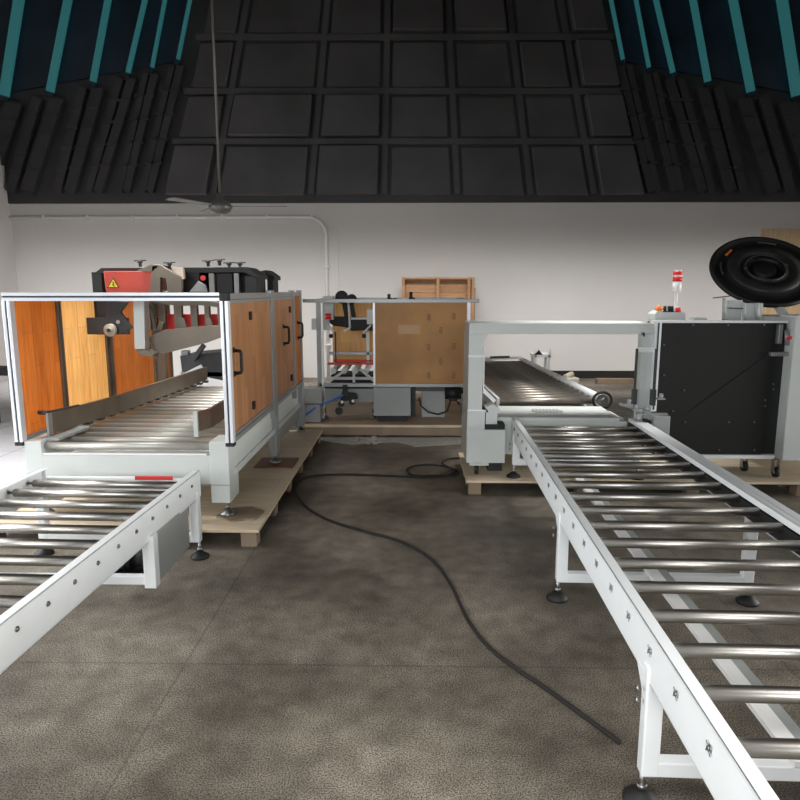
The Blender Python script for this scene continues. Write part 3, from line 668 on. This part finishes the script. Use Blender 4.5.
# ================================================================ arch strapping machine (right)
Ya = 5.20
t = thing('strapping_machine', 'strapping machine with pale grey arch over the table and black side panel', 'machine', (1.7, Ya, .12)); g = t
ax0, ax1 = X(469.5, Ya), X(484, Ya)
az1, az0 = Z(323, Ya), Z(334, Ya)
rx = X(642, Ya)
b = MB(); b.box(ax0, ax1, Ya, Ya+.5, Z(412, Ya), az0-.0005, .001); b.box(ax0, rx+.1, Ya, Ya+.42, az0, az1, .003); b.prism([(ax1, Ya, az0), (ax1+.04, Ya, az0), (ax1, Ya, az0-.05)], (0, .3, 0), bev=0)
arch = b.build('arch', 'paint', g)
b = MB(); b.box(ax0-.004, ax1+.004, Ya-.006, Ya, Z(357, Ya), Z(355, Ya), 0); b.box(ax0-.004, ax1+.03, Ya-.008, Ya+.004, Z(412, Ya), Z(409.5, Ya), 0)
b.box(X(484, Ya+.1), X(485.5, Ya+.1), Ya+.08, Ya+.12, Z(395, Ya), Z(348, Ya), .001); b.prism([pq(483, 387, Ya+.05), pq(496, 400, Ya+.05), pq(494, 403, Ya+.05), pq(483, 393, Ya+.05)], (0, .05, 0)); b.build('arch_trim', 'rail', g)
b = MB(); b.box(ax0-.005, X(487, Ya), Ya-.018, Ya+.51, Z(429.5, Ya), Z(411, Ya), .003); b.box(ax0-.007, X(508.5, Ya), Ya-.02, Ya+.55, Z(462, Ya), Z(429, Ya), .004); b.box(ax0+.02, X(492, Ya), Ya-.01, Ya+.5, Z(465, Ya), Z(462, Ya), .002)
b.build('base_cabinet', 'paint', g)
b = MB(); b.box(X(488, Ya), X(500, Ya), Ya, Ya+.15, Z(424, Ya), Z(412, Ya), .004); b.prism([pq(486, 407, Ya), pq(493, 404, Ya), pq(500, 410, Ya), pq(500, 413, Ya), pq(489, 413, Ya)], (0, .12, 0)); b.build('side_block', 'paint', g)
b = MB(); b.box(X(486, Ya), X(508, Ya), Ya+.0, Ya+.3, Z(429, Ya), Z(424, Ya), .002).box(X(484.5, Ya), X(488, Ya), Ya-.002, Ya+.2, Z(430, Ya), Z(408, Ya), .002).box(X(492, Ya), X(507, Ya), Ya+.05, Ya+.3, Z(472, Ya), Z(463, Ya), .002); b.split('gap_shade', 'black', g)  # black boxes stand in for the shade in the gaps
# table
tz = .565
b = MB(); b.box(X(490, Ya), X(630, Ya+.05), Ya+.15, Ya+.70, tz-.035, tz, .004).box(ax1+.06, 1.78, Ya+.18, Ya+.66, .25, tz-.035, .004); tb = b.build('table', 'paint', g)
b = MB(); b.box(X(536, Ya+.4), X(568, Ya+.4), Ya+.40, Ya+.48, tz, tz+.003, .001); 
for k in range(8): b.box(X(538+k*3.6, Ya+.4), X(540+k*3.6, Ya+.4), Ya+.34, Ya+.54, tz, tz+.004, .001)
b.build('table_slots', 'paintg', tb)
# right upright of the arch
b = MB(); b.box(X(645, Ya), X(655.5, Ya), Ya+.02, Ya+.12, tz-.1, Z(323, Ya), .004); b.build('upright', 'paint', g)
b = MB(); b.box(X(655.5, Ya), X(661.5, Ya), Ya-.03, Ya+.1, Z(410, Ya), Z(321, Ya), .003); b.box(X(652, Ya), X(787, Ya), Ya-.035, Ya-.0, Z(322.5, Ya), Z(320, Ya), .002)
b.box(X(641, Ya), X(658, Ya), Ya-.002, Ya+.02, Z(352, Ya), Z(347, Ya), .002); b.box(X(700, Ya), X(786, Ya), Ya-.04, Ya+.0, Z(456, Ya), Z(452.5, Ya), .002); b.split('edge_trim', 'rail', g)
b = MB(); b.box(X(657.5, Ya), X(659, Ya), Ya-.034, Ya-.028, Z(408, Ya), Z(322, Ya), 0); b.build('profile_slot', 'dkgrey', g)
b = MB()
for px in (638, 657): b.box(X(px-2, Ya), X(px+2.5, Ya), Ya-.05, Ya, Z(404, Ya), Z(388, Ya), .004).box(X(px-1, Ya), X(px+1, Ya), Ya-.04, Ya-.02, Z(390, Ya), Z(348, Ya), .001)
b.prism([pq(640, 332, Ya), pq(645, 332, Ya), pq(645, 337, Ya)], (0, .05, 0)); b.build('side_cylinder', 'dkgrey', g)
b = MB()
for px, py in ((629, 404), (636, 409), (640, 413), (647, 411), (661, 398)): 
    p = pq(px, py, Ya-.06); b.cyl(p, p+Vector((0, 0, .035)), .016, n=14).box(p.x-.03, p.x+.03, Ya-.08, Ya-.04, p.z-.012, p.z, .003)
b.bar(pq(620, 404, Ya), pq(650, 412, Ya), .06, .02); b.box(X(648, Ya), X(672, Ya), Ya-.06, Ya, Z(418, Ya), Z(411, Ya), .003); b.build('side_bracket', 'paintg', g)
b = MB(); b.box(X(655, Ya), X(671, Ya), Ya-.14, Ya-.06, Z(440, Ya), Z(412, Ya), .008); b.build('bracket_cover', 'paintg', g)
b = MB(); b.box(X(651, Ya-.1), X(655, Ya-.1), Ya-.12, Ya-.06, Z(432, Ya), Z(416, Ya), .002); b.build('gap_shade', 'black', g)  # black box in place of the shade beside the bracket
# cabinet with black panel
bx0, bx1 = X(661.5, Ya), X(774, Ya)
b = MB(); b.box(bx0, X(796, Ya), Ya+.02, Ya+.30, Z(453, Ya), Z(323, Ya), .004); b.build('cabinet_body', 'black', g)
b = MB(); b.box(bx0, bx1, Ya-.012, Ya+.02, Z(453, Ya), Z(323, Ya), .003); bp_ = b.build('black_panel', 'blackp', g)
b = MB(); b.prism([pq(690, 411, Ya-.013), pq(774, 350, Ya-.013), pq(774, 352.5, Ya-.013), pq(692, 411, Ya-.013)], (0, -.004, 0), bev=0); b.build('panel_shadow_line', 'black', bp_)  # thin dark strip shaped as a diagonal shadow across the panel
b = MB()
for px, py in ((693, 325), (728, 325), (764, 325), (664, 345), (664, 375), (673, 411), (685, 422), (729, 422), (754, 422), (765, 400), (773, 384), (773, 389), (765, 406), (719, 450), (754, 450), (684, 390)):
    p = pq(px, py, Ya-.012); b.cyl(p, p+Vector((0, -.006, 0)), .0075, n=12)
b.split('panel_screw', 'zinc', bp_)
b = MB()
for a, n_ in ((712, 5), (716, 6), (741, 4), (747, 5), (681, 2)):
    for k in range(n_): p = pq(a, 337+k*5.0, Ya-.0125); b.cyl(p, p+Vector((0, -.002, 0)), .004, n=8)
b.split('panel_hole', 'black', bp_)
b = MB(); b.box(X(779, Ya), X(783, Ya), Ya-.03, Ya+.02, Z(343, Ya), Z(324, Ya), .003).box(X(772, Ya), X(790, Ya), Ya-.05, Ya+.02, Z(355, Ya), Z(351, Ya), .003).cyl(pq(787, 330, Ya-.03), pq(787, 345, Ya-.03), .018); b.build('strap_feeder', 'alud', g)
b = MB(); b.cyl(pq(790, 336, Ya-.04), pq(790, 339, Ya-.04), .03); b.build('red_knob', 'redlamp', g)
# pale right cabinet
b = MB(); b.box(X(796, Ya-.1, 320), X(796, Ya-.1, 320)+1.0, Ya-.10, Ya+.7, Z(459, Ya-.1), Z(318, Ya-.1), .006); b.box(X(795, Ya-.1), X(797, Ya-.1)+.1, Ya-.12, Ya+.1, Z(318, Ya-.1), Z(315, Ya-.1), .003); b.build('side_cabinet', 'paint', g)
for x, y in ((ax0+.08, Ya+.02), (X(768, Ya), Ya+.15), (X(789, Ya), Ya-.03), (X(478, Ya), Ya+.45), (X(783, Ya)+.8, Ya+.02), (X(760, Ya), Ya+.6)): caster(g, x, y, .12, .225 if x < 1 else Z(456, Ya)+.004)
# top box and signal tower
Yt = Ya+.12
b = MB(); b.prism([pq(655, 322, Yt), pq(655, 314, Yt), pq(659, 311, Yt), pq(683, 311, Yt), pq(686, 314, Yt), pq(686, 322, Yt)], (0, .16, 0)); b.prism([pq(692, 322, Yt), pq(695, 317.5, Yt), pq(706, 317.5, Yt), pq(709, 322, Yt)], (0, .1, 0)); b.build('top_box', 'paint', g)
b = MB(); p = pq(675.5, 309, Yt+.08); top = Z(271, Yt+.08); H0 = p.z
def zz(py): return Z(py, Yt+.08)
b.cyl(p, (p.x-.004, p.y, zz(290)), .014, n=14); b.cyl((p.x, p.y, H0), (p.x, p.y, H0+.02), .03)
b.cyl((p.x, p.y, zz(292)), (p.x, p.y, zz(281.5)), .034, n=24)
b.cyl((p.x, p.y, zz(277)), (p.x, p.y, zz(275)), .034, n=24); b.cyl((p.x, p.y, zz(271.5)), (p.x, p.y, zz(270.5)), .030, n=24)
st = b.build('signal_tower', 'white', g)
b = MB(); b.cyl((p.x, p.y, zz(281.5)), (p.x, p.y, zz(277)), .036, n=24).cyl((p.x, p.y, zz(275)), (p.x, p.y, zz(271.5)), .036, n=24); b.split('red_lens', 'redlamp', st)
b = MB(); b.cyl(pq(659, 311, Yt-.01), pq(659, 305.5, Yt-.01), .022, .018); b.bar(pq(655, 309, Yt), pq(663, 309, Yt), .02, .012); b.build('indicator_knob', 'orange', g)
b = MB(); b.cyl(pq(678, 312, Yt-.03), pq(678, 307.5, Yt-.03), .022, .018); b.build('red_knob', 'redlamp', g)
b = MB()
for px in (665, 669, 672): b.cyl(pq(px, 312, Yt-.02), pq(px, 306, Yt-.02), .012).cyl(pq(px, 312, Yt-.02), pq(px, 311, Yt-.02), .018)
b.build('switch', 'black', g)
b = MB(); Yq = Ya+.35
b.box(X(724, Yq), X(742, Yq), Yq, Yq+.02, Z(322, Yq), Z(300, Yq), .003).cyl(pq(724, 322, Yq), pq(724.5, 298, Yq), .016).box(X(744, Yq), X(756, Yq), Yq, Yq+.02, Z(322, Yq), Z(303, Yq), .003).cyl(pq(744, 322, Yq), pq(744, 303, Yq), .014).cyl(pq(758, 322, Yq), pq(757, 303, Yq), .014).box(X(758, Yq), X(764, Yq), Yq+.02, Yq+.05, Z(322, Yq), Z(303, Yq), .003)
cc = at(765, 269, 5.95); b.bar((cc.x, 5.46, 1.31), (cc.x, 6.03, cc.z-.08), .05, .05)
b.build('reel_bracket', 'paint', g)
b = MB(); b.bar(pq(713, 298, Yq-.01), pq(730, 296, Yq-.01), .012, .008); b.bar(pq(729, 308, Yq-.01), pq(743, 308.5, Yq-.01), .02, .008); b.split('strap_pin', 'dkgrey', g)

# strap reel
Yl = 5.95; c = at(765, 269, Yl); n = Vector((-.10, -.66, .72)).normalized()
t = thing('strap_reel', 'big black tilted strap reel above the black-sided cabinet', 'reel', c)
r = .45
MB().lathe(c, n, [(0, -.10), (.2, -.10), (.2, -.06), (r*.97, -.045), (r, -.03), (r, -.012), (r*.985, 0), (r*.93, .004), (r*.92, -.008), (r*.70, -.012), (r*.68, .006), (r*.38, .006), (r*.36, .016), (.165, .018), (.16, -.03), (.10, -.035), (.095, .0), (.085, .010), (0, .010)], 72).build('flange', 'blackp', t)
a_ = n.orthogonal().normalized(); sd = Vector((1, 0, 0)); sd = (sd-n*sd.dot(n)).normalized(); up = n.cross(sd) if n.cross(sd).z > 0 else -n.cross(sd)
MB().lathe(c, n, [(.19, .0065), (.19, .009), (.305, .009), (.305, .0065)], 64).build('face_ring', 'reel', t)
b = MB(); b.lathe(c, n, [(.155, .018), (.162, .026), (.168, .018)], 48)
for s_ in (-1, 1): q = c+sd*s_*.17+n*.015; b.cyl(q, q+n*.02, .012)
b.build('hub_ring', 'dkgrey', t)
q1 = c+(sd*math.cos(R(139))+up*math.sin(R(139)))*r*.77+n*-.008; q2 = c+(sd*math.cos(R(124))+up*math.sin(R(124)))*r*.78+n*-.008
MB().bar(q1, q2, .02, .008, up=n).build('orange_label', 'orange', t)
b = MB()
for a in (172, 70, -10):
    b.tube([c+(sd*math.cos(R(a+k*4))+up*math.sin(R(a+k*4)))*r*.80+n*.0 for k in range(-3, 4)], .008, 8)
b.split('flange_rib', 'dkgrey', t)

# tan board by the right of the back wall
tag(MB().box(X(757, BW-.1), X(757, BW-.1)+1.6, BW-.06, BW-.005, 0.0, Z(229, BW-.1), .004).build('plywood_sheet', 'tan'), 'tall tan board against the back wall behind the black reel', 'board')

# ================================================================ conveyor beyond the arch
x0r, sl = 0, .033
t = thing('roller_conveyor', 'dark close-set roller conveyor leading away behind the grey arch', 'conveyor', (.82, 6.02, 0), math.atan(.05)); g = t
wr = .90; Lr = 3.35
b = MB(); b.cyl((0, 0, 0), (wr-.02, 0, 0), .03, n=18)
ro = b.build('roller', 'steelb', g, True); ro.location = (0, .03, .585)
for k in range(1, 20): dupl(ro, (0, k*.168, 0))
b = MB(); b.cyl((wr+.01, -.02, .62), (wr+.01, Lr, .62), .035, n=18).box(wr-.02, wr+.03, 0, Lr, .48, .59, .003); b.build('side_rail', 'rail', g, True)
MB().box(0, wr-.03, .05, Lr-.05, .47, .48, .001).build('roller_gap_shade', 'dkgrey', g, True)  # dark sheet added to paint the shade between the rollers
b = MB(); b.box(-.04, -.01, 0, Lr, .48, .62, .003); b.build('side_rail', 'rail', g, True)
b = MB(); pts = [(wr+.03+.085*math.cos(a), -.05, .60+.075*math.sin(a)) for a in [2*math.pi*k/24 for k in range(24)]]; b.tube(pts, .013, 8, closed=True); b.build('belt_ring', 'rubber', g, True)
b = MB(); b.cyl((wr+.03, -.06, .60), (wr+.03, .0, .60), .05, n=20).cyl((wr+.03, -.09, .60), (wr+.03, -.05, .60), .02).bar((wr-.02, -.06, .58), (wr+.06, -.06, .63), .015, .02); b.build('pulley', 'zinc', g, True)
b = MB()
for y in (.25, 1.7, 3.2): b.box(-.04, .01, y, y+.05, .1, .5, .003).box(wr-.03, wr+.02, y, y+.05, .1, .5, .003).box(0, wr, y, y+.05, .2, .25, .003)
b.build('stand', 'rail', g, True)
for y in (.25, 1.7, 3.2):
    for x in (-.015, wr-.005): foot(g, x, y+.025, 0, .12, True) 
b = MB(); b.box(-.05, wr*.55, Lr-.05, Lr+.03, .56, .62, .003).box(.0, .12, Lr-.04, Lr+.04, .60, .72, .006).bar((.25, Lr, .63), (wr*.95, Lr-.12, .66), .04, .03); b.build('end_stop', 'rail', g, True)
b = MB(); b.cyl((.05, Lr-.05, .66), (.05, Lr-.07, .66), .035, n=18).bar((wr*.5, Lr-.06, .66), (wr*.8, Lr-.10, .67), .03, .03); b.split('end_roller', 'dkgrey', g, True)
# small white stand behind it
Ys = 10.2
t = thing('metal_stand', 'small white stand with a dark clip behind the far conveyor, near the wall', 'stand', (X(543, Ys), Ys, 0))
b = MB(); b.box(X(535, Ys), X(553, Ys), Ys, Ys+.3, Z(357, Ys), Z(354, Ys), .004)
for px in (536, 550): b.box(X(px, Ys), X(px+2.5, Ys), Ys, Ys+.04, 0, Z(355, Ys), .003).box(X(px, Ys), X(px+2.5, Ys), Ys+.26, Ys+.3, 0, Z(355, Ys), .003)
b.bar(pq(549, 355, Ys), pq(551, 350, Ys), .03, .03); b.bar(pq(534, 354, Ys), pq(538, 350, Ys), .02, .02); b.build('stand_frame', 'white', t)
b = MB(); b.prism([pq(534, 355, Ys), pq(539, 350, Ys), pq(543, 355, Ys)], (0, .1, 0)); b.build('clip', 'black', t)

# timber and debris on the floor by the wall
def fl(px, py):  # point on the floor
    d = CM @ Vector(((px-400)/F, (400-py)/F, -1)); s = H/-d.z
    return Vector((d.x*s, d.y*s, 0))
p = fl(597, 384); tag(MB().box(p.x, p.x+.62, p.y, p.y+.12, 0, .09, .004).build('timber_beam', 'palb'), 'short brown timber lying on the floor under the arch opening', 'timber')
p = fl(560, 384); b = MB(); b.prism([p, p+Vector((.35, .05, 0)), p+Vector((.3, .3, 0)), p+Vector((-.05, .25, 0))], (0, 0, .10), bev=.02); b.cyl(p+Vector((.1, .1, .1)), p+Vector((.25, .2, .15)), .05)
tag(b.build('folded_sack', 'cream'), 'crumpled cream sack lying on the floor by the short timber', 'sack')
# pale strip and scraps on floor before the middle pallet
b = MB(); fp = [fl(*q) for q in ((318, 438), (352, 438), (420, 438), (466, 438), (466, 444), (415, 447), (395, 442), (352, 445), (322, 441))]
for v in fp: v.z = .002
b.prism(fp, (0, 0, .004), bev=0); tag(b.build('pale_strip', 'film'), 'flat pale strip on the floor before the middle pallet', 'film')
b = MB(); rr = random.Random(5)
for k in range(14):
    q = fl(rr.uniform(352, 376), rr.uniform(440, 446)); q.z = .012; b.bar(q, q+Vector((rr.uniform(-.1, .1), rr.uniform(-.08, .08), rr.uniform(0, .03))), .05, .004)
tag(b.build('plastic_scrap', 'film'), 'crumpled plastic scrap at the edge of the pale strip', 'scrap')
# items at the far left beside the guard
t = thing('stool', 'dark low stool by the left wall beyond the machine guard', 'stool', (X(0, 7.6), 7.6, 0))
xq = X(2, 7.6); b = MB(); b.box(xq-.35, xq+.08, 7.5, 7.85, .62, .70, .01); b.build('seat', 'black', t)
for a in (-.33, .04):
    for y in (7.52, 7.80): MB().box(xq+a, xq+a+.035, y, y+.035, 0, .62, .003).build('leg', 'dkgrey', t)

# floor cable
def smooth(P, n=8):
    out = []
    for i in range(len(P)-1):
        p0, p1, p2, p3 = P[max(i-1, 0)], P[i], P[i+1], P[min(i+2, len(P)-1)]
        for k in range(n):
            t_ = k/n; out.append(.5*((2*p1)+(p2-p0)*t_+(2*p0-5*p1+4*p2-p3)*t_**2+(3*p1-p0-3*p2+p3)*t_**3))
    return out+[P[-1]]
cp = [(460, 459), (449, 460), (442, 464), (450, 469), (458, 473), (455, 476), (435, 477), (415, 477), (407, 473), (412, 469), (428, 467), (445, 469), (455, 473), (446, 477), (420, 478), (380, 476.5), (340, 475.5), (309, 478), (297, 486), (296, 495), (307, 509), (330, 522), (365, 533), (400, 543), (430, 560), (450, 585), (468, 622), (490, 650), (518, 672), (545, 690), (575, 712), (620, 745)]
P = [fl(*q)+Vector((0, 0, .010)) for q in cp]
P[8:13] = [v+Vector((0, 0, .012)) for v in P[8:13]]
tag(MB().tube(smooth(P), .0095, 10).build('power_cable', 'cable'), 'long dark cable snaking across the floor between the conveyors', 'cable')

# ================================================================ light
sc = bpy.context.scene
w = bpy.data.worlds.new('world'); sc.world = w; w.use_nodes = True
w.node_tree.nodes['Background'].inputs[0].default_value = (.80, .88, 1, 1); w.node_tree.nodes['Background'].inputs[1].default_value = .03
def area(name, loc, rot, sx, sy, power, col=(1, 1, 1), spread=180):
    d = bpy.data.lights.new(name, 'AREA'); d.shape = 'RECTANGLE'; d.size = sx; d.size_y = sy; d.energy = power; d.color = col; d.spread = R(spread)
    o = bpy.data.objects.new(name, d); C.objects.link(o); o.location = loc; o.rotation_euler = rot; return o
area('window_daylight_left', (XL+.1, 2.6, 1.5), (0, R(-90), 0), 1.7, 6.5, 190, (.95, .98, 1), 110)
area('window_daylight_behind', (-1.5, -3.6, 2.3), (R(70), 0, R(-6)), 5, 1.6, 76, (.95, .98, 1), 70)
area('fill_right', (XR-.1, 4.0, 1.5), (0, R(90), 0), 1.6, 7, 170, (1, .99, .96), 80)  # added fill from the right for doors and panels, no window built
area('fill_near', (0, .2, 3.45), (0, 0, 0), 9, 1.1, 165, (1, .97, .93), 104)  # added overhead fill for the near floor, no fixture
area('fill_machine', (-1.9, 5.6, 3.3), (0, 0, 0), .8, 2.2, 30, (1, .97, .93), 60)  # added fill over the guarded machine's roller bed, no fixture
area('fill_table', (1.5, 5.7, 3.4), (0, 0, 0), .9, .9, 17, (1, .98, .95), 56)  # added fill to brighten the arch table, no fixture
area('wall_wash_far', (0, 9.4, 3.5), (R(33), 0, 0), 15, .7, 155, (1, .98, .96), 76)  # added wall washer, leaves the top of the back wall dark
area('fill_left', (-5.2, 3.0, 3.4), (0, R(-20), 0), 1, 6, 170, (.97, .98, 1), 90)  # added overhead fill for the left side, source unseen
sc.view_settings.view_transform = 'Standard'; sc.view_settings.look = 'None'; sc.view_settings.gamma = 1
sc.view_settings.use_curve_mapping = False; sc.view_settings.exposure = -0.14
